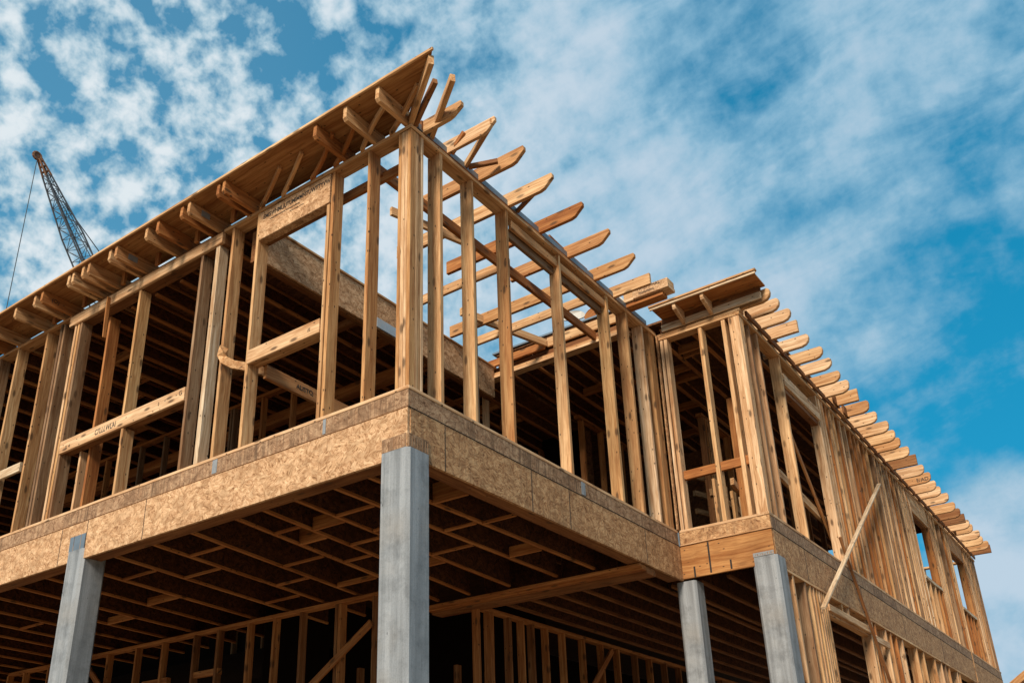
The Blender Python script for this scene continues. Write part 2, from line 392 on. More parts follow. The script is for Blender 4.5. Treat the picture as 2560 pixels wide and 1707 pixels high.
# --- lower storey walls behind the columns
def low_wall_x(x, y0, y1, step, z1=-.62):
    bx('top_plate', (x, x+.12), (y0, y1), (z1-.045, z1), 'orange', B, .003)
    y = y0+.05; k = 0
    while y < y1:
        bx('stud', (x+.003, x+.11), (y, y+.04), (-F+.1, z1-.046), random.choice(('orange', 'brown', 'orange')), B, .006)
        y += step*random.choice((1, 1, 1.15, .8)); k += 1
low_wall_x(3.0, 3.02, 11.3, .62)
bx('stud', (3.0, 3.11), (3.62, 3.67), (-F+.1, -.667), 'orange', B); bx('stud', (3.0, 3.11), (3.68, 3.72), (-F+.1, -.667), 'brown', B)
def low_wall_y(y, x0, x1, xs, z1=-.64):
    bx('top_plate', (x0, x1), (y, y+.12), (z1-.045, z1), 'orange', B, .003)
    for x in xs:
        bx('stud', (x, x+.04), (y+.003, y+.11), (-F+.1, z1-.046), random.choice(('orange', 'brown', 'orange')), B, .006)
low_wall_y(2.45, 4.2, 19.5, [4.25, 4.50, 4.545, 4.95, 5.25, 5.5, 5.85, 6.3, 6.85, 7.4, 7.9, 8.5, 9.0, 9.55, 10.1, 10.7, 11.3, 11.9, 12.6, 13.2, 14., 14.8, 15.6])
for a, b in (((2.93, 3.05, -1.0), (2.93, 4.25, -1.78)), ((2.9, 8.9, -.75), (2.9, 7.7, -1.75)), ((7.6, 2.40, -.75), (6.9, 2.40, -1.4))):
    board('diagonal_brace', a, b, .03, .09, 'orange', B)
# backs of the rooms; the black ones carry the inside shade in their colour
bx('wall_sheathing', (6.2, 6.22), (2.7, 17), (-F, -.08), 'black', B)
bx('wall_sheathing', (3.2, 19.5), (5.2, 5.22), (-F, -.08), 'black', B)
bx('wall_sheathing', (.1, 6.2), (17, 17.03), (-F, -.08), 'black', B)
for y, z in ((3.9, -1.5), (4.6, -1.45), (5.2, -1.1), (6.3, -1.5), (7.7, -1.35)):
    bx('stud', (4.4, 4.5), (y, y+.06), (-F+.1, z+.3), 'brown', B)
for x in (4.9, 5.6, 6.5, 7.6): bx('stud', (x, x+.1), (3.3, 3.36), (-F+.1, -1.2), 'brown', B)
for y in (7.0, 5.9): bx('blocking', (3.03, 3.1), (y, y+.58), (-1.25, -1.17), 'orange', B)

# --- columns
def column(x0, x1, y0, y1, ztop, mat, lbl):
    bm = bmesh.new(); L = F+ztop
    sweep(bm, L, y1-y0, x1-x0, .028, .004, 8)
    o = link('column', finish(bm, 'column'), mat, B)
    o.matrix_world = Matrix(((0, 0, 1, (x0+x1)/2), (0, 1, 0, (y0+y1)/2), (-1, 0, 0, L/2), (0, 0, 0, 1)))
    o['label'] = lbl
    return o
c1 = column(-.02, .262, -.022, .285, -.545, 'grey', 'grey column under the near corner of the upper floor')
c2 = column(-.02, .265, 4.40, 4.71, -.50, 'grey', 'grey column under the left side')
c3 = column(5.0, 5.30, J-.022, -.86, -.50, 'grey_d', 'grey column under the outer right corner')
c4 = column(5.02, 5.27, -.15, .10, -.62, 'grey_d', 'grey column under the inner corner')
for o, x, y in ((c1, .12, .13), (c2, .12, 4.55), (c3, 5.15, -1.0), (c4, 5.14, -.02)):
    sub(bx('base_plate', (x-.22, x+.22), (y-.22, y+.22), (-F, -F+.03), 'grey_d', B), o)
# grooved connector straps over the column heads
def strap(x, y, z, mat, col, nrib, along, thin=.0015):
    p = bx('connector_strap', x, y, z, mat, B, 0, .001); sub(p, col)
    for i in range(nrib):
        t = (i+.5)/nrib+random.uniform(-.1, .1)/nrib
        zz = (z[0]+.006, z[1]-random.uniform(.004, .03))
        if along == 'y': yy = y[0]+(y[1]-y[0])*t; q = bx('groove', (x[0]-thin, x[0]+.001), (yy-.004, yy+.003), zz, 'grime', B, 0, .001)
        else: xx = x[0]+(x[1]-x[0])*t; q = bx('groove', (xx-.004, xx+.003), (y[0]-thin, y[0]+.001), zz, 'grime', B, 0, .001)
        q.name = 'groove'; sub(q, col)
strap((-.012, -.004), (.012, .265), (-.543, -.425), 'strip', c1, 9, 'y')
strap((.0, .25), (-.012, -.004), (-.543, -.425), 'strip', c1, 8, 'x')
strap((-.014, -.004), (4.42, 4.70), (-.505, -.34), 'flash', c2, 2, 'y')
strap((4.998, 5.005), (-1.12, -.88), (-.50, -.455), 'grey_d', c3, 12, 'y')

# --- left upper wall
for y, z0, z1, mt in ((6.058, 0, 2.66, 'stud'), (5.74, 0, 2.66, 'grime'), (5.334, 0, 2.66, 'stud'), (5.275, 0, 2.66, 'grime'), (2.988, 0, 2.52, 'grime'), (2.491, 0, 2.66, 'stud'), (2.09, 0, 2.66, 'stud'),
                      (1.068, 0, 2.29, 'stud'), (.538, 0, 2.66, 'stud'), (6.75, 0, 2.66, 'stud'), (7.2, 0, 2.66, 'grime'), (7.6, 0, 2.66, 'stud'), (8.2, 0, 2.66, 'stud'), (8.9, 0, 2.66, 'stud')):
    stud_l(y, z0, z1, mt)
stud_l(5.40, 0, 2.66, 'pale'); stud_l(5.70, 0, 2.66, 'grime', x0=.02)
stud_l(1.020, 0, 2.66, 'stud', x0=.012, d=.13)
stud_l(2.735, 0, 2.66, 'white', x0=.0, w=.062, d=.12, lbl='bleached pale stud')
stud_l(4.07, 0, .77, 'stud', 'cripple_stud'); stud_l(4.10, .80+.12, 2.52, 'stud')
stud_l(5.0, 0, .77, 'pale', 'cripple_stud', x0=.10); stud_l(4.86, 0, 2.5, 'orange', x0=.12)
bx('top_plate', (-.008, .15), (-.004, 2.62), (2.662, 2.70), 'tan', B, 0, .003)
bx('top_plate', (-.008, .15), (5.49, 16.5), (2.662, 2.70), 'tan', B, 0, .003)
bx('top_plate', (.0, .15), (2.62, 5.49), (2.665, 2.70), 'brown', B, 0, .003)
h1 = bx('header', (-.022, .02), (2.62, 5.49), (2.525, 2.664), 'pale', B, .004, .006, lbl='long pale header board over the wide opening')
bx('header', (.022, .15), (2.62, 5.49), (2.53, 2.662), 'brown', B)
h2 = bx('header', (.004, .10), (1.035, 2.05), (2.31, 2.655), 'osb', B, 0, .004, lbl='short deep header stamped with rows of dark lettering')
bx('header', (.102, .146), (1.07, 2.05), (2.315, 2.655), 'brown', B)
s1 = bx('window_sill', (-.012, .026), (2.99, 5.25), (.77, .925), 'pale', B, .003, .005)
bx('window_sill', (.028, .14), (3.0, 5.25), (.79, .90), 'brown', B)
s2 = bx('window_sill', (-.010, .028), (1.07, 2.052), (.87, 1.02), 'pale', B, .003, .005)
bx('window_sill', (.03, .14), (1.07, 2.05), (.885, 1.0), 'tan', B)
s3 = bx('window_sill', (-.010, .028), (6.10, 7.1), (.78, .90), 'white', B, .003, .005)
# stamps on the boards
stamp("CI'LLLWLAI", (-.0125, 4.55, .81), (0, -1, 0), (0, 0, 1), .095, s1, .82, thick=True)
stamp("S  4", (-.0125, 5.12, .80), (0, -1, 0), (0, 0, 1), .06, s1)
stamp("G", (-.0125, 3.08, .845), (0, -1, 0), (0, 0, 1), .075, s1)
stamp("0", (-.0125, 3.42, .83), (0, -1, 0), (0, 0, 1), .06, s1, .6)
stamp("EMISWHMLIUTUMIMMNTUWTTYVW", (.0035, 2.0, 2.55), (0, -1, 0), (0, 0, 1), .075, h2, .78, thick=True)
stamp("wmiunnmwimuwnm iuwmmn iuwnmu", (.0035, 1.9, 2.50), (0, -1, 0), (0, 0, 1), .032, h2, .9)
stamp("mwu iwnm uwnm", (.0035, 1.6, 2.46), (0, -1, 0), (0, 0, 1), .028, h2)
stamp("(E", (-.0105, 1.22, .925), (0, -1, 0), (0, 0, 1), .045, s2)
# corner post of many plies
z1 = 2.66
ply = [('stud', 0.0, .040), ('pale', .041, .072), ('pale', .073, .113), ('stud', .114, .150)]
for mt, a, b in ply: bx('corner_stud', (.002+random.uniform(0, .003), .075), (a+.002, b), (0, z1), mt, B, .001, .003)
bx('corner_stud', (.077, .115), (.002, .13), (0, z1), 'pale', B, .001, .003)
bx('corner_stud', (.117, .152), (.004, .13), (0, z1), 'stud', B, .001, .003)
bx('corner_stud', (.154, .188), (.003, .13), (0, z1), 'pale', B, .001, .003)
bx('corner_stud', (.20, .235), (.06, .13), (0, z1), 'grime', B, .001, .003)
# --- right upper wall of the open corner bay
for x, mt, w, d in ((.475, 'tan', .045, .15), (.966, 'stud', .038, .14), (1.574, 'stud', .04, .14), (2.61, 'tan', .045, .13), (3.70, 'stud', .05, .14), (4.20, 'stud', .05, .14), (4.62, 'pale', .045, .14), (4.93, 'stud', .16, .14)):
    stud_r(x, 0, 2.66, mt, w=w, d=d)
stud_r(1.12, 0, 2.0, 'grime', w=.038, y0=.10, d=.05)
bx('top_plate', (-.002, 5.02), (-.010, .15), (2.662, 2.70), 'tan', B, 0, .003)
bx('top_plate', (.2, 5.0), (.0, .145), (2.704, 2.735), 'brown', B, 0, .003)
bx('header', (1.66, 3.72), (.02, .06), (2.50, 2.60), 'tan', B, .004, .005)
bx('header', (1.62, 3.66), (.075, .12), (2.42, 2.53), 'grime', B, .004, .005)
bx('flashing', (.12, 4.75), (.002, .07), (2.737, 2.805), 'flash', B, 0, .002)
# --- wing corner: short return wall at x = 5.01
bx('wall_sheathing', (4.955, 5.0), (-.03, -.010), (.0, 2.66), 'osb_b', B, 0, .002, lbl='narrow strand board strip in the inner corner')
def stud_j(y, mt='stud', z0=0, z1=2.60, w=.04, d=.13, x0=5.01): return bx('stud', (x0, x0+d), (y-w, y), (z0, z1), mt, B, random.uniform(.001, .005), .003)
stud_j(-.04, 'pale'); stud_j(-.095, 'pale', w=.045); stud_j(-.575, 'stud', w=.05); stud_j(-.89, 'tan', w=.05)
stud_j(-1.02, 'pale', w=.04); stud_j(-1.063, 'pale', w=.06)
bx('blocking', (5.06, 5.11), (-1.02, -.14), (.64, .755), 'orange', B, .002)
bx('top_plate', (5.004, 5.15), (J-.01, -.012), (2.61, 2.65), 'tan', B, 0, .003)
bx('top_plate', (5.008, 5.15), (J-.02, -.012), (2.655, 2.70), 'tan', B, 0, .003)
# --- outer right wall
zt = 2.60
spec = [(5.10, 'pale', .09), (5.16, 'stud', .04), (5.36, 'grime', .04), (5.64, 'stud', .04), (6.46, 'tan', .05),
        (7.98, 'pale', .045), (8.04, 'stud', .045), (8.11, 'pale', .045), (8.18, 'stud', .045), (8.25, 'pale', .045), (8.42, 'orange', .05), (8.62, 'tan', .05), (8.80, 'stud', .04),
        (9.0, 'orange', .05), (9.12, 'pale', .04), (9.40, 'stud', .05), (9.66, 'orange', .05), (9.9, 'orange', .06), (10.12, 'tan', .04), (10.4, 'orange', .06), (10.62, 'stud', .05),
        (10.95, 'grime', .05), (11.07, 'pale', .04), (11.25, 'grime', .05), (11.45, 'tan', .05), (11.62, 'grime', .05), (11.85, 'pale', .05), (12.05, 'orange', .05), (12.25, 'stud', .05), (12.45, 'grime', .05),
        (12.62, 'tan', .05), (12.78, 'pale', .05), (12.92, 'tan', .05), (13.06, 'pale', .05), (13.2, 'stud', .05), (13.32, 'pale', .05),
        (14.7, 'orange', .06), (14.85, 'tan', .05), (15.0, 'pale', .05), (15.15, 'stud', .05), (15.4, 'tan', .05), (15.9, 'grime', .05), (16.2, 'orange', .05), (16.4, 'tan', .05), (16.6, 'stud', .05),
        (18.05, 'orange', .06), (18.3, 'tan', .05), (18.5, 'pale', .05), (18.75, 'stud', .06), (19.0, 'tan', .06), (19.25, 'stud', .06), (19.48, 'grime', .07), (19.58, 'tan', .06)]
for x, mt, w in spec: stud_r(x, 0, zt, mt, y0=J+.004, w=w)
bx('top_plate', (5.0, 19.62), (J-.010, J+.14), (2.602, 2.645), 'tan', B, 0, .003)
bx('top_plate', (5.16, 19.6), (J+.01, J+.13), (2.648, 2.69), 'dark', B, 0, .003)  # set-back plate, coloured dark to paint the shadow line under the rafter tails
bx('rafter_plate', (5.2, 19.6), (J-.045, J-.015), (2.66, 2.735), 'brown', B, 0, .004)
bx('header', (6.47, 7.96), (J-.008, J+.03), (2.19, 2.37), 'pale', B, .004, .005)
bx('header', (6.47, 7.95), (J+.034, J+.13), (2.12, 2.35), 'brown', B, .004, .005)
for x0, x1 in ((13.32, 14.66), (16.6, 18.0)):
    bx('header', (x0+.01, x1), (J+.002, J+.05), (2.22, 2.595), 'tan', B, .003, .004)
    bx('header', (x0+.01, x1), (J+.054, J+.13), (2.20, 2.59), 'brown', B, .003, .004)
    bx('window_sill', (x0+.01, x1+.04), (J-.006, J+.04), (.93, .99), 'white', B, .003, .004)
    bx('window_sill', (x0+.01, x1+.02), (J+.044, J+.13), (.93, .98), 'tan', B)
    for x in (x0+.35, x0+.75, x0+1.05): bx('cripple_stud', (x, x+.05), (J+.01, J+.13), (0, .925), random.choice(('orange', 'tan', 'brown')), B, .003)
bx('diagonal_brace', (5.6, 5.64), (J+.3, J+.34), (1.0, 2.4), 'brown', B)
board('diagonal_brace', (6.7, J+.2, 2.1), (8.3, J+.2, .35), .03, .07, 'orange', B)
board('diagonal_brace', (6.4, J+.25, .95), (8.2, J+.25, .75), .05, .12, 'tan', B)
board('diagonal_brace', (5.9, J+.7, .8), (8.1, J+.9, .5), .05, .1, 'tan', B)
# end wall at the far end
for y in (J+.5, J+1.1, J+1.8, .9, 1.6, 2.4, 3.2): bx('stud', (19.46, 19.6), (y, y+.05), (0, 2.6), 'stud', B)
bx('top_plate', (19.45, 19.61), (J+.15, 6.), (2.602, 2.645), 'tan', B)

# --- lower outer wall
zl = -.64
for x, mt, w in ((5.37, 'orange', .05), (5.56, 'pale', .045), (5.98, 'grime', .05), (6.16, 'stud', .04), (6.28, 'pale', .04), (6.40, 'stud', .04), (6.50, 'pale', .045), (6.58, 'tan', .045), (6.66, 'stud', .045), (6.74, 'tan', .045),
                 (8.66, 'pale', .05), (8.78, 'tan', .05), (8.95, 'orange', .05), (9.5, 'pale', .05), (9.78, 'tan', .05), (10.1, 'orange', .05), (10.45, 'pale', .05), (11.34, 'tan', .05), (11.8, 'stud', .04), (12.6, 'tan', .05), (13.1, 'pale', .05), (13.4, 'grime', .05), (13.7, 'tan', .05), (14.4, 'stud', .05), (14.6, 'tan', .05), (16.0, 'stud', .05), (16.4, 'tan', .05), (16.9, 'stud', .05), (17.5, 'tan', .05), (18.2, 'stud', .05), (19., 'tan', .05), (19.5, 'tan', .05)):
    stud_r(x, -F+.05, zl, mt, y0=J+.006, w=w)
bx('top_plate', (5.32, 19.6), (J-.004, J+.14), (-.638, -.602), 'tan', B, 0, .003)
bx('header', (6.75, 8.62), (J-.012, J+.03), (-.84, -.75), 'pale', B, .003, .005)
bx('header', (6.75, 8.60), (J+.034, J+.13), (-.87, -.76), 'tan', B, .003, .005)
bx('header', (8.80, 9.5), (J-.012, J+.03), (-.92, -.83), 'pale', B, .003, .005)
for x in (7.38, 7.66): bx('cripple_stud', (x, x+.04), (J+.01, J+.1), (-.748, -.64), 'stud', B)

# --- roof edge over the left wall
bm = bmesh.new(); pl_ = [(-.60, -.43), (.02, .06), (.02, .0), (16.5, .0), (16.5, -.43)]
pl_ = [(-.60, -.43), (-.56, -.39), (.05, .02), (.3, .12), (2.1, .12), (2.3, .12), (16.5, .12), (16.5, -.43)]
r_ = [[bm.verts.new((p[0]-5.4, -p[1], z)) for p in pl_] for z in (0, .02)]
for i in range(len(pl_)): bm.faces.new((r_[0][i], r_[1][i], r_[1][(i+1) % len(pl_)], r_[0][(i+1) % len(pl_)]))
bm.faces.new(r_[0]); bm.faces.new(r_[1][::-1])
o = link('roof_deck', finish(bm, 'roof_deck'), 'ply', B); o.matrix_world = Matrix(((0, -1, 0, 0), (1, 0, 0, 5.4), (0, 0, 1, F+2.865), (0, 0, 0, 1)))
bx('fascia', (-.455, -.432), (-.62, 16.5), (2.862, 2.892), 'tan', B, 0, .003)
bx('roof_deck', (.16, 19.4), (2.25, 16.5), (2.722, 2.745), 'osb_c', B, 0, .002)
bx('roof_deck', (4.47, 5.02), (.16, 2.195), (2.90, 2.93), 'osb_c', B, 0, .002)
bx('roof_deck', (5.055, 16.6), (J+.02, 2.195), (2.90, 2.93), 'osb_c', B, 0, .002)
def tail_l(y, w=.04, mat='tan', zb=2.70, xin=.45):
    return poly('rafter_tail', [(-.415, 2.862), (-.42, 2.725), (-.395, 2.70), (-.2, zb-.01+.012), (-.01, 2.702), (xin, 2.702), (xin, 2.862)], 'y', y-w, y, mat, B)
TL = [7.6, 7.1, 6.75, 6.13, 5.69, 5.53, 4.96, 4.87, 4.67, 4.55, 4.14, 4.02, 3.46, 3.26, 2.85, 2.73, 2.26, 2.17, .86, .47, .07]
tails = {y: tail_l(y, .045, random.choice(('tan', 'orange', 'tan')), xin=.45 if y > 2.2 else .12) for y in TL}
stamp("(O)", (-.30, 5.53-.0455, 2.76), (1, 0, 0), (0, 0, 1), .07, tails[5.53], thick=True)
for y, w_ in ((4.02, .12), (2.73, .11)):
    t = tails[y]
    sub(bx('label_plate', (-.27, -.27+w_), (y-.049, y-.046), (2.755, 2.83), 'grey_d', B, 0, .001), t)
for y in (8.0, 8.5, 9.0): tail_l(y)
# frieze pieces and little struts between the plate and the soffit
for y in (5.85, 5.2, 4.4, 3.75, 3.05, 2.45): bx('frieze_block', (-.05, -.015), (y-.03, y+.03), (2.702, 2.862), 'orange', B)
for y in (2.05, 1.72, 1.3, .98, .62, .25):
    board('strut', (.0, y, 2.715), (-.26+random.uniform(-.06,.06), y-.52, 2.845), .035, .06, random.choice(('tan', 'orange')), B, bow=.02)
bx('frieze_board', (.155, .18), (.0, 16.4), (2.748, 2.862), 'brown', B)
board('hip_rafter', (.02, .02, 2.76), (-.41, -.575, 2.805), .05, .11, 'tan', B)
board('strut', (.06, -.0, 2.74), (-.16, -.42, 2.85), .045, .07, 'brown', B)
# rafter tails over the open bay and joists crossing it
def tail_r(x, yi, mat='tan', w=.045, zb=2.728, h=.16, tip=-.57, y_=0., name='rafter_tail', sq=False):
    zt_ = zb+h
    if sq: end = [(tip, zt_), (tip, zb)]
    else: end = [(tip+.008, zt_), (tip, zt_-.012), (tip, zt_-.055), (tip+.10, zb+.015), (tip+.15, zb)]
    return poly(name, end+[(yi, zb), (yi, zt_)], 'x', x-w/2, x+w/2, mat, B)
for x, yi, mt in ((1.08, 1.07, 'tan'), (1.60, 1.55, 'tan'), (2.20, 1.30, 'orange'), (2.80, .80, 'tan'), (3.40, 2.19, 'stud')):
    tail_r(x, yi, mt, tip=-.56+random.uniform(-.02, .02))
for x, ya, yb in ((2.5, .62, 2.18), (3.75, .3, 2.2)):
    poly('ceiling_joist', [(ya, 2.705), (yb-.03, 2.705), (yb, 2.74), (yb, 2.825), (ya, 2.825)], 'x', x-.02, x+.02, random.choice(('tan', 'stud')), B)
tail_r(3.88, .3, 'tan', sq=True, tip=-.50, h=.15); tail_r(.56, .12, 'pale', tip=-.57, h=.15, w=.035); tail_r(.20, .10, 'tan', tip=-.45, h=.14)
board('strut', (.32, .02, 2.79), (-.10, -.57, 2.845), .05, .09, 'tan', B, seg=8)
board('strut', (.86, .02, 2.79), (.55, -.54, 2.83), .04, .07, 'tan', B)
board('strut', (.86, -.02, 2.76), (1.0, -.28, 2.79), .04, .05, 'brown', B)
board('strut', (.58, -.02, 2.74), (.54, -.22, 2.86), .05, .05, 'orange', B)
board('strut', (1.75, .0, 2.76), (1.60, -.40, 2.80), .035, .05, 'brown', B)
board('ledger', (2.45, .05, 2.83), (3.3, .06, 2.82), .05, .09, 'orange', B, bow=.02)
board('ledger', (.2, .62, 2.64), (4.42, .60, 2.64), .045, .12, 'orange', B)
bx('ledger', (.28, .32), (.15, 1.9), (2.52, 2.63), 'orange', B)
board('ledger', (.8, .95, 2.64), (1.9, .64, 2.66), .04, .10, 'tan', B)
# rear wing edge along y = 2.24
bx('rim_board', (.15, 4.42), (2.215, 2.245), (2.245, 2.70), 'osb', B, 0, .003, lbl='strand board edge of the rear roof seen through the frame')
bx('fascia', (.15, 4.46), (2.195, 2.25), (2.702, 2.728), 'tan', B, 0, .003)
bx('edge_beam', (.15, 4.42), (2.25, 2.33), (2.23, 2.62), 'brown', B)
bx('flashing', (1.95, 2.5), (2.17, 2.19), (2.23, 2.36), 'tin', B, 0, .002)
# edge of the right wing roof along x = 4.43
bx('top_plate', (4.42, 4.56), (.155, 2.42), (2.55, 2.59), 'pale', B, 0, .003)
bx('top_plate', (4.43, 4.56), (.155, 2.42), (2.593, 2.63), 'tan', B, 0, .003)
bx('rim_board', (4.50, 4.54), (.155, 2.3), (2.635, 2.74), 'brown', B, 0, .003)
bx('fascia', (4.455, 4.49), (.155, 1.35), (2.76, 2.895), 'tan', B, 0, .004)
bx('fascia', (4.40, 4.44), (1.37, 2.3), (2.72, 2.83), 'orange', B, 0, .004)
board('ledger', (3.05, 1.75, 2.80), (4.44, 1.36, 2.81), .05, .11, 'tan', B)
bx('flashing', (4.44, 4.60), (.155, 2.25), (2.90+.032, 2.96), 'flash', B, 0, .002)
stud_l(2.44, 0, 2.55, 'stud', x0=4.43, d=.12)
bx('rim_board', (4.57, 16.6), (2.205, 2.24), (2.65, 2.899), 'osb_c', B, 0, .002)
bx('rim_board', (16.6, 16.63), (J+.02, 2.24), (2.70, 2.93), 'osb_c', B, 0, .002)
# upper ceiling joists of the left wing and right wing
k = 0; y = 2.62
while y < 16:
    ijoist('ceiling_joist', (.16, y, 2.60), (7.2, y+random.uniform(-.04, .04), 2.60), .22, 'orange', .05, .03); y += .46; k += 1
for i in range(18):
    kk = random.randrange(0, 12); x = random.uniform(.8, 6); yy = 2.62+.46*kk
    bx('joist_block', (x, x+.04), (yy+.03, yy+.43), (2.49, 2.62), 'orange', B)
y = -.85
while y < 2.2:
    x0 = 4.58 if y > .1 else 5.16
    ijoist('ceiling_joist', (x0, y, 2.76), (16.5, y+random.uniform(-.04, .04), 2.76), .22, 'orange', .05, .03); y += .42
for x, yy in ((6.1, .0), (6.4, 0), (7.3, .42), (8.3, .84), (5.9, 1.26), (7.8, 1.2), (5.6, -.42), (5.75, -.42)):
    bx('joist_block', (x, x+.04), (-.85+.42*round((yy+.85)/.42)+.03, -.85+.42*round((yy+.85)/.42)+.39), (2.66, 2.78), 'orange', B)
bx('drop_beam', (3.2, 3.34), (2.35, 11.), (2.32, 2.485), 'orange', B); bx('drop_beam', (1.9, 2.0), (2.35, 11.), (2.40, 2.485), 'brown', B)
# inner partitions of the upper floor
def part_x(x, y0, y1, ys_, ztop=2.5, back=None):
    bx('top_plate', (x, x+.1), (y0, y1), (ztop, ztop+.045), 'orange', B)
    for y in ys_: bx('stud', (x+.004, x+.096), (y, y+.04), (0, ztop-.001), random.choice(('orange', 'brown', 'grime')), B, .004)
part_x(4.6, 2.6, 8.6, [2.7, 3.3, 3.36, 4.0, 4.6, 5.3, 6.0, 6.6, 7.3, 8.0])
part_x(2.6, 4.2, 10.4, [4.3, 4.9, 5.5, 5.56, 6.3, 7.1, 7.7, 8.6, 9.4], 2.4)
for y in (4.35, 6.4): bx('blocking', (2.62, 2.68), (y, y+.6), (1.1, 1.2), 'orange', B)
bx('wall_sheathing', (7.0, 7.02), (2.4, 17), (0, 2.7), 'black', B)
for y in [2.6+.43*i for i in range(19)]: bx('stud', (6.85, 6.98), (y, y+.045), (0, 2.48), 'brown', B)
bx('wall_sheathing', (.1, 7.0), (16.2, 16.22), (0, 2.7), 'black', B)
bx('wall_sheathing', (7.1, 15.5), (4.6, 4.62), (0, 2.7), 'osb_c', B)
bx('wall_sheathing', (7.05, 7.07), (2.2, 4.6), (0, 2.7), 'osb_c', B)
def part_y(y, x0, x1, xs, ztop=2.5):
    bx('top_plate', (x0, x1), (y, y+.1), (ztop, ztop+.045), 'orange', B)
    for x in xs: bx('stud', (x, x+.04), (y+.004, y+.096), (0, ztop-.001), random.choice(('orange', 'brown', 'tan')), B, .004)
part_y(1.9, 6.2, 15, [6.3, 6.9, 7.5, 7.55, 8.2, 8.9, 9.6, 10.4, 11.3, 12.2, 13.2])
bx('wall_sheathing', (8.6, 8.62), (.4, 1.9), (1.1, 2.5), 'osb_c', B)
part_y(.25, 6.9, 15.4, [6.95, 7.02, 7.09, 7.16, 7.9, 8.5, 8.56, 9.3, 10., 10.7, 11.5, 12.3, 13.3], 2.3)
for x in (6.1, 6.25, 6.75): bx('stud', (x, x+.11), (-.55, -.43), (0, 2.05), 'orange', B, .004)
for x in (5.9, 6.2, 6.5, 6.8, 7.1): bx('cripple_stud', (x, x+.12), (-.2, -.16), (0, .9), 'stud', B, .004)
bx('blocking', (6.9, 8.6), (.24, .28), (1.05, 1.15), 'tan', B)
for z in (1.0, 1.3, 1.6, 1.9): board('blocking', (8.1, 1.0, z), (9.1, .8, z+.06), .05, .09, 'tan', B)
# wing roof edge at the return and the fan of rafter tails along the outer wall
bx('roof_deck', (4.68, 5.05), (-1.50, -.12), (2.885, 2.905), 'orange', B, 0, .002)
bx('fascia', (4.655, 4.678), (-1.52, -.10), (2.872, 2.90), 'white', B, 0, .003)
bx('fascia', (4.64, 4.70), (-1.53, -.09), (2.907, 2.935), 'tan', B, 0, .003)
bx('frieze_board', (4.975, 5.003), (-1.45, -.10), (2.703, 2.80), 'white', B, .002, .004)
bx('frieze_board', (4.99, 5.02), (-1.45, -.10), (2.802, 2.883), 'brown', B, 0, .003)
for y in (-.40, -.78): poly('lookout', [(4.685, 2.883), (4.685, 2.83), (4.70, 2.80), (4.86, 2.74), (4.97, 2.703), (4.97, 2.883)], 'y', y-.045, y, 'pale', B)
TX = [5.317, 5.655, 6.017, 6.472, 6.943, 7.362, 7.848, 8.289, 8.696, 9.225, 9.739, 10.248, 10.711, 11.11, 11.629, 12.122, 12.739, 13.237, 13.789, 14.201, 14.709, 15.408, 15.905, 16.375, 16.88, 17.26, 17.862, 18.417, 18.90, 19.289]
tr = {}
for i, x in enumerate([5.02]+TX):
    x = x+.08; mt = random.choice(('tan', 'pale', 'pale', 'tan')) if i not in (16, 23, 24, 30) else 'brown'
    tip = -1.55+random.uniform(-.025, .02)-(.03 if x > 10 else 0)
    h = .17 if x < 8 else .195
    zb = 2.70; zt_ = zb+h
    end = [(tip+.03, zt_), (tip+.006, zt_-.02), (tip, zt_-.06), (tip+.012, zb+.06), (tip+.05, zb+.02), (tip+.11, zb)]
    if i in (3, 9, 16, 24, 30): end = [(tip, zt_), (tip, zb)]
    tr[i] = poly('rafter_tail', end+[(J+.25, zb), (J+.25, zt_)], 'x', x-.03, x+.03, mt, B, .006)
x = TX[17]+.08-.03
stamp("E/AD", (x, -1.33, 2.74), (0, -1, 0), (0, 0, 1), .10, tr[18], thick=True)
for x in (8.6, 9.1, 17.0): bx('joist_block', (x, x+.28), (J-.10, J-.07), (2.70, 2.85), 'brown', B)

# ------------------------------------------------------------------ loose things
def loose(name, a, b, w, h, mat, label, cat, group=None, **k):
    o = board(name, a, b, w, h, mat, None, **k); tag(o, label, cat, group); return o
loose('brace_board', (6.15, J-.10, -.93), (10.7, J-.06, 1.98), .03, .06, 'white', 'pale thin board leaning diagonally across the outer wall of the right wing', 'board', up=(0, 1, 0), bow=.03, seg=10)
loose('brace_board', (7.75, J-.03, .35), (9.15, J-.07, -1.9), .03, .04, 'brown', 'dark narrow batten sloping down across the floor band, crossing the pale board', 'board', up=(0, 1, 0), bow=.01)
loose('wood_offcut', (-.04, 4.65, 2.62), (-.05, 4.60, 2.05), .015, .05, 'orange', 'thin wooden strip hanging from the long pale header', 'wood strip', up=(1, 0, 0), bow=.01)
def curl(name, pts, w, h, mat, label, cat):
    bm = bmesh.new(); rings = []
    c = Vector(pts[0])
    for i, p in enumerate(pts):
        p = Vector(p); d = (Vector(pts[min(i+1, len(pts)-1)])-Vector(pts[max(i-1, 0)])).normalized()
        u = Vector((0, 0, 1)); u = (u-d*u.dot(d)).normalized(); s = d.cross(u)
        rings.append([bm.verts.new(p-c+s*w/2*a+u*h/2*b) for a, b in ((1, 1), (-1, 1), (-1, -1), (1, -1))])
    for r0, r1 in zip(rings, rings[1:]):
        for i in range(4): bm.faces.new((r0[i], r1[i], r1[(i+1) % 4], r0[(i+1) % 4]))
    bm.faces.new(rings[0]); bm.faces.new(rings[-1][::-1])
    o = link(name, finish(bm, name), mat); o.location = c+Vector((0, 0, F)); tag(o, label, cat); return o
curl('wood_offcut', [(-.01, 2.42, 1.18), (-.03, 2.43, 1.10), (-.01, 2.40, 1.03), (.05, 2.33, .98), (.16, 2.2, .95), (.35, 2.12, .93)], .03, .09, 'tan', 'curled board end caught between studs left of the middle sill', 'wood offcut')
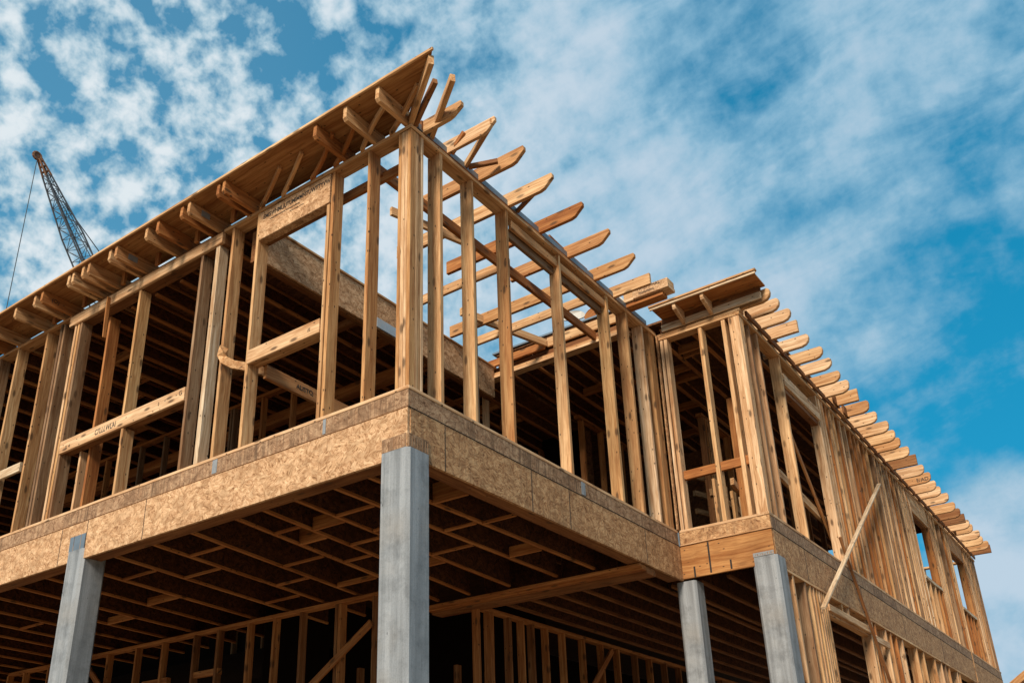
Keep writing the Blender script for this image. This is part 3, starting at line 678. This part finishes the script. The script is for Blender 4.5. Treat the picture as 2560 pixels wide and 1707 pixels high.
ib = loose('loose_board', (.16, 1.97, .83), (1.55, 1.97, .80), .04, .15, 'tan', 'stamped board lying level behind the small window opening', 'board')
stamp("AUSTO", (.55, 1.949, .80), (1, 0, 0), (0, 0, 1), .07, ib, thick=True)
# crate like bundle at the end of the bay wall
bd_ = empty('board_bundle', (4.35, -.3, F+2.74)); tag(bd_, 'small stamped bundle of boards lying on the plate near the inner corner', 'board bundle')
q = [bx('top_board', (4.18, 4.34), (-.60, .02), (2.85, 2.93), 'tan', None), bx('side_board', (4.155, 4.175), (-.60, -.12), (2.80, 2.93), 'osb', None), bx('bottom_board', (4.17, 4.36), (-.60, .10), (2.80, 2.845), 'pale', None), bx('bottom_board', (4.2, 4.34), (-.50, .10), (2.742, 2.795), 'orange', None)]
for o in q: sub(o, bd_)
stamp("TRIUMPHAL", (4.154, -.18, 2.885), (0, -1, 0), (0, 0, 1), .06, q[1]); stamp("mwiumnm", (4.154, -.2, 2.83), (0, -1, 0), (0, 0, 1), .05, q[1], thick=True)
# pale rounded offcuts standing on the roof edge
def leaf(c, a, b, rx, rz, mat, label):
    bm = bmesh.new(); n = 22; rr = []
    for t in (-.012, .012):
        rr.append([bm.verts.new((a*math.copysign(abs(math.cos(2*math.pi*i/n))**.8, math.cos(2*math.pi*i/n)), t+.03*math.cos(2*math.pi*i/n)**2, b*math.sin(2*math.pi*i/n))) for i in range(n)])
    for i in range(n): bm.faces.new((rr[0][i], rr[1][i], rr[1][(i+1) % n], rr[0][(i+1) % n]))
    bm.faces.new(rr[0]); bm.faces.new(rr[1][::-1])
    o = link('sheet_offcut', finish(bm, 'sheet_offcut'), mat); o.location = (c[0], c[1], c[2]+F); o.rotation_euler = (0, rx, rz)
    tag(o, label, 'offcut'); return o
leaf((4.47, .93, 3.10), .17, .07, .1, -1.3, 'sheet', 'pale oval offcut sticking out leftmost above the bay roof edge')
leaf((4.50, .62, 3.03), .15, .09, -.6, -1.2, 'orange', 'brown oval offcut leaning below the pale ones above the bay roof edge')
leaf((4.53, .40, 3.10), .22, .14, .1, -1.1, 'sheet', 'large pale rounded sheet standing rightmost above the bay roof edge')
o = bx('tarpaulin_scrap', (5.99, 6.10), (J+.10, J+.12), (-1.05, -.80), 'blue', None, 0, .001); tag(o, 'small blue scrap of sheet behind the lower studs beside the outer column', 'tarpaulin')

# the hundred largest studs stay parts of their own; the dim ones deep inside become one part
bpy.context.view_layer.update()
CAMP = Vector((-5.18, -4.44, F-3.455))
al = [o for o in B.children if o.name.split('.')[0] == 'stud']
def facade(o):
    p = o.matrix_world.translation
    return (abs(p.x) < .3) or (p.y < .25 and p.x < 5.12) or abs(p.y-J-.07) < .12
def rank(o):
    p = o.matrix_world.translation; low = p.z < F
    return (0 if facade(o) else 1000)+(p-CAMP).length+(6 if low else 0)
al.sort(key=rank); rest = al[100:]
vs, fs, mi, mats = [], [], [], []
base = Matrix(((0, 0, 1, 0), (0, 1, 0, 0), (-1, 0, 0, 0), (0, 0, 0, 1)))
inv = base.inverted()
for o in rest:
    mt = o.data.materials[0]
    if mt not in mats: mats.append(mt)
    t = inv @ o.matrix_world; k0 = len(vs)
    vs += [t @ v.co for v in o.data.vertices]
    for p in o.data.polygons: fs.append([k0+i for i in p.vertices]); mi.append(mats.index(mt))
    bpy.data.objects.remove(o)
me = bpy.data.meshes.new('background_studs'); me.from_pydata(vs, [], fs)
for mt in mats: me.materials.append(mt)
me.polygons.foreach_set('material_index', mi); me.update()
o = bpy.data.objects.new('background_studs', me); COL.objects.link(o); o.parent = B; o.matrix_world = base; o['kind'] = 'stuff'

# ------------------------------------------------------------------ crane
CR = empty('crane', (66, 60, 0)); tag(CR, 'distant lattice boom crane with rusty tip rising behind the left roof edge', 'crane')
tip = Vector((23.5, 60, 48.8+F)); d = Vector((5.9, 0, -8.3)).normalized(); side = Vector((0, 1, 0)); up = d.cross(side).normalized()
def tube(bm, a, b, r, n=5, mi=0):
    a, b = Vector(a), Vector(b); x = (b-a).normalized(); y = x.orthogonal().normalized(); z = x.cross(y)
    ra = [bm.verts.new(a+(y*math.cos(2*math.pi*i/n)+z*math.sin(2*math.pi*i/n))*r) for i in range(n)]
    rb = [bm.verts.new(b+(y*math.cos(2*math.pi*i/n)+z*math.sin(2*math.pi*i/n))*r) for i in range(n)]
    for i in range(n): f = bm.faces.new((ra[i], rb[i], rb[(i+1) % n], ra[(i+1) % n])); f.material_index = mi
def halfw(s): return .16+(.62-.16)*min(1, s/6.5) + .18*min(1, max(0, (s-6.5)/30))
LB = (tip.z-2.2)/abs(d.z)
def pt(s, a, b): w = halfw(s); return tip+d*s+side*w*a+up*w*b
bm = bmesh.new(); s = 1.2; step = .62
st = []
while s < LB: st.append(s); s += .55+.5*min(1, s/8)
cn = [(1, 1), (-1, 1), (-1, -1), (1, -1)]
for i, (s0, s1) in enumerate(zip(st, st[1:])):
    for j, (a, b) in enumerate(cn):
        a2, b2 = cn[(j+1) % 4]
        tube(bm, pt(s0, a, b), pt(s1, a, b), .075)
        tube(bm, pt(s0, a, b), pt(s0, a2, b2), .03, 4)
        if (i+j) % 2: tube(bm, pt(s0, a, b), pt(s1, a2, b2), .03, 4)
        else: tube(bm, pt(s0, a2, b2), pt(s1, a, b), .03, 4)
boom = link('boom', finish(bm, 'boom'), 'crane'); sub(boom, CR)
bm = bmesh.new()
for a, b in cn: tube(bm, pt(1.3, a, b), pt(-.2, a*.8, b*.8), .09)
for s_ in (0, .45, .9):
    for j in range(4): tube(bm, pt(s_, *cn[j]), pt(s_, *cn[(j+1) % 4]), .06)
for k in range(10):
    a0, a1 = 2*math.pi*k/10, 2*math.pi*(k+1)/10; c = tip-d*.35-up*.12*0+Vector((-.15, 0, .05))
    tube(bm, c+Vector((math.cos(a0), 0, math.sin(a0)))*.34, c+Vector((math.cos(a1), 0, math.sin(a1)))*.34, .11, 6)
    tube(bm, c, c+Vector((math.cos(a0), 0, math.sin(a0)))*.34, .05, 4)
hd = link('boom_head', finish(bm, 'boom_head'), 'rust'); sub(hd, CR)
bm = bmesh.new(); tube(bm, tip+Vector((-.3, 0, -.2)), Vector((23.3, 60, 14)), .035)
sub(link('hoist_rope', finish(bm, 'hoist_rope'), 'wire'), CR)
bm = bmesh.new(); foot = tip+d*LB
tube(bm, tip+d*3.5+up*.5, Vector((72, 60, 16.5)), .045)
a = tip+d*4.5
sgn = -1 if up.x < 0 else 1
u2 = Vector((abs(up.x), 0, abs(up.z)))
tube(bm, tip+d*.4+u2*.15, tip+d*40+u2*5.2, .035); tube(bm, tip+d*.4+u2*.15+side*.3, tip+d*40+u2*5.2+side*.3, .035)
tube(bm, tip+d*40+u2*5.2, tip+d*LB+Vector((7, 0, 3)), .035)
sub(link('pendant_rope', finish(bm, 'pendant_rope'), 'wire'), CR)
fx = foot.x
def cbox(name, x, y, z, mat):
    o = bx(name, x, y, (z[0]-F, z[1]-F), mat, None, 0, .08); sub(o, CR); return o
cbox('machine_house', (fx-1, fx+6, ), (58.4, 61.6), (1.5, 4.2), 'rust'); cbox('cab', (fx-2.5, fx-.2), (60.3, 61.9), (1.6, 4.0), 'crane')
for yy in (57.6, 61.4): cbox('track', (fx-2.5, fx+5), (yy, yy+1.0), (0, 1.4), 'dark')

# ------------------------------------------------------------------ neighbouring house at the far right
NH = empty('neighbouring_house', (44, -3, 0)); tag(NH, 'neighbouring house with brown pitched roof peeking in at the lower right corner', 'house')
NX, YC, HW, ZE, ZR, TH = 40.0, -3.0, 7.8, 5.0, 10.2, .28
def npart(name, verts, faces, mat):
    me = bpy.data.meshes.new(name); me.from_pydata(verts, [], faces); me.update(); o = link(name, me, mat); sub(o, NH); return o
npart('wall', [(NX, YC-HW+.7, 0), (NX+9, YC-HW+.7, 0), (NX+9, YC+HW-.7, 0), (NX, YC+HW-.7, 0), (NX, YC-HW+.7, ZE+.2), (NX+9, YC-HW+.7, ZE+.2), (NX+9, YC+HW-.7, ZE+.2), (NX, YC+HW-.7, ZE+.2), (NX, YC, ZR-.35), (NX+9, YC, ZR-.35)],
      [(0, 1, 5, 4), (2, 3, 7, 6), (3, 0, 4, 8, 7), (1, 2, 6, 9, 5)], 'sheet')
rv_ = [(NX-.5, YC, ZR), (NX+9.5, YC, ZR), (NX+9.5, YC+HW, ZE), (NX-.5, YC+HW, ZE), (NX+9.5, YC-HW, ZE), (NX-.5, YC-HW, ZE)]
npart('roof', rv_+[(x, y, z-TH) for x, y, z in rv_],
      [(0, 1, 2, 3), (1, 0, 5, 4), (6, 9, 8, 7), (7, 10, 11, 6), (0, 3, 9, 6), (5, 0, 6, 11), (3, 2, 8, 9), (4, 5, 11, 10), (2, 1, 7, 8), (1, 4, 10, 7)], 'brown')
for sgn in (-1, 1):
    o = board('rake_board', (NX-.53, YC, ZR-.12-F), (NX-.53, YC+sgn*HW, ZE-.12-F), .05, .26, 'stud', None); sub(o, NH)
for yy in (-5, -1):
    o = bx('window', (NX-.05, NX-.005), (yy-.7, yy+.7), (2.4-F, 4.0-F), 'flash', None); sub(o, NH)

# ------------------------------------------------------------------ sky, sun, camera
SKYB = [(650,90,4,-.15),(890,80,3,-.12),(1110,205,4,-.14),(1660,120,7,-.16),(2260,190,7,-.2),(2250,960,13,-.36),(2330,1210,5,.45),(2300,1500,7,.2),(1350,500,14,.14),(1900,830,10,.1),(100,250,10,.06),(1790,400,4,-.1),(180,180,3,-.1),(2352,600,6,-.05),(1550,220,6,.05),(2050,80,6,.08)]
yaw, pitch, roll = 0.6294, 0.4124, -0.0221
fv = Vector((math.cos(pitch)*math.cos(yaw), math.cos(pitch)*math.sin(yaw), math.sin(pitch)))
rv = Vector((math.sin(yaw), -math.cos(yaw), 0)); uv = rv.cross(fv)
r2 = rv*math.cos(roll)+uv*math.sin(roll); u2 = -rv*math.sin(roll)+uv*math.cos(roll)
SUN_EL, SUN_AZ = 32, 191          # azimuth measured from +X, anticlockwise, towards the sun
w = bpy.data.worlds.new('World'); S.world = w; w.use_nodes = True
nt = w.node_tree; nt.nodes.clear(); g = G(nt)
out = g.n('ShaderNodeOutputWorld'); bg = g.n('ShaderNodeBackground'); g.l(bg.outputs[0], out.inputs[0]); bg.inputs[1].default_value = .1
sky = g.n('ShaderNodeTexSky', sky_type='NISHITA'); sky.sun_disc = False; sky.sun_elevation = R(SUN_EL); sky.sun_rotation = R(90-SUN_AZ); sky.altitude = 300; sky.air_density = 1.0; sky.dust_density = .4; sky.ozone_density = 2.0
tc = g.n('ShaderNodeTexCoord'); dr = tc.outputs['Generated']
sp = g.n('ShaderNodeSeparateXYZ'); g.l(dr, sp.inputs[0])
den = g.math('MAXIMUM', g.math('ADD', sp.outputs[2], .30), .05)
pl = g.n('ShaderNodeCombineXYZ'); g.l(g.math('DIVIDE', sp.outputs[0], den), pl.inputs[0]); g.l(g.math('DIVIDE', sp.outputs[1], den), pl.inputs[1])
P = pl.outputs[0]
def field(off, scale, detail, rough, dist, mul=(1, 1, 1)):
    return g.noise(g.vmath('MULTIPLY', g.vmath('ADD', P, off).outputs[0], mul).outputs[0], scale, detail, rough, dist).outputs[0]
def nd(off, scale, detail, rough, dist, mul=(1, 1, 1), vec=None):
    return g.noise(g.vmath('MULTIPLY', g.vmath('ADD', vec or dr, off).outputs[0], mul).outputs[0], scale, detail, rough, dist).outputs[0]
def dotp(dv):
    q = g.n('ShaderNodeVectorMath', operation='DOT_PRODUCT'); g.l(dr, q.inputs[0]); q.inputs[1].default_value = Vector(dv).normalized(); return q.outputs['Value']
# picture-plane independent frame: clouds drift along a fixed bearing
rot = g.n('ShaderNodeVectorRotate', rotation_type='AXIS_ANGLE'); g.l(dr, rot.inputs['Vector']); rot.inputs['Axis'].default_value = fv; rot.inputs['Angle'].default_value = R(26)
xz = g.n('ShaderNodeCombineXYZ')
def comp(dv):
    q = g.n('ShaderNodeVectorMath', operation='DOT_PRODUCT'); g.l(rot.outputs[0], q.inputs[0]); q.inputs[1].default_value = dv; return q.outputs['Value']
g.l(comp(rv), xz.inputs[0]); g.l(comp(uv), xz.inputs[1]); g.l(comp(fv), xz.inputs[2])
W = xz.outputs[0]
big = nd((3.1, 7.7, 0), 3.2, 3, .5, .2)
med = nd((5.1, 2.2, 1), 1, 5, .55, .35, (7, 15, 8), W)
puff = nd((1.3, .4, 2), 33, 4, .55, .12)
wsp = nd((.3, .8, 0), 1, 7, .6, .6, (4.0, 12, 5), W)
fin = nd((9, 3, 5), 62, 5, .62, .2)
left = g.rng(dotp((-.59, .81, 0)), -.22, .30, 0, 1, True)
def c0(x): return g.math('SUBTRACT', x, .5)
cov = g.math('MULTIPLY_ADD', c0(big), .42, .56)
cov = g.math('MULTIPLY_ADD', c0(med), g.rng(left, 0, 1, .50, .42), cov)
cov = g.math('MULTIPLY_ADD', c0(puff), g.rng(left, 0, 1, .30, 1.55), cov)
cov = g.math('MULTIPLY_ADD', c0(wsp), g.rng(left, 0, 1, .6, .3), cov)
cov = g.math('MULTIPLY_ADD', c0(fin), g.rng(left, 0, 1, .16, .28), cov)
cov = g.math('ADD', cov, g.rng(left, 0, 1, .09, .035))
def pix(u, v):      # bearing of a patch of sky
    return fv*2345.+r2*(u-1190.)-u2*(v-1092.)
for (u, v, r, amt) in SKYB:
    dv = pix(u*1.0884, v*1.0884); c_ = math.cos(R(r)); q = dotp(dv)
    cov = g.math('ADD', cov, g.rng(q, c_, 1, 0, amt, True))
a = g.math('MAXIMUM', g.rng(cov, .33, .70, 0, 1, True), g.math('MULTIPLY', left, .2))
elev = g.rng(sp.outputs[2], .15, .75)
blue = g.mix(elev, (.15, 3.8, 6.7), (.02, 2.1, 4.2))
blue = g.mix(.15, blue, g.mix(1.0, sky.outputs[0], (.25, .8, .9), 'MULTIPLY'))
thick = g.rng(cov, .55, .92, 0, 1, True)
cl = g.mix(left, g.mix(thick, (2.6, 4.9, 6.6), (5.2, 6.5, 7.7)), g.mix(thick, (3.9, 5.7, 6.8), (7.7, 8.4, 8.8)))
g.l(g.mix(g.math('MULTIPLY', a, .97), blue, cl), bg.inputs[0])

sun = bpy.data.lights.new('sun', 'SUN'); sun.energy = 5.0; sun.angle = R(16); sun.color = (1, .90, .76)
so = bpy.data.objects.new('sun', sun); COL.objects.link(so)
v = Vector((math.cos(R(SUN_EL))*math.cos(R(SUN_AZ)), math.cos(R(SUN_EL))*math.sin(R(SUN_AZ)), math.sin(R(SUN_EL))))
so.rotation_euler = v.to_track_quat('Z', 'Y').to_euler()

cam = bpy.data.cameras.new('camera'); co = bpy.data.objects.new('camera', cam); COL.objects.link(co)
m = Matrix((r2, u2, -fv)).transposed().to_4x4(); m.translation = Vector((-5.1817, -4.4411, -3.4552+F))
co.matrix_world = m
cam.sensor_width = 36; cam.lens = 2345.1655/2560*36; cam.shift_x = (1280-1190.32)/2560; cam.shift_y = (1092.54-853.5)/2560
cam.clip_start = .05; cam.clip_end = 5000
S.camera = co
S.view_settings.view_transform = 'Standard'; S.view_settings.look = 'None'; S.view_settings.exposure = 0; S.view_settings.gamma = 1
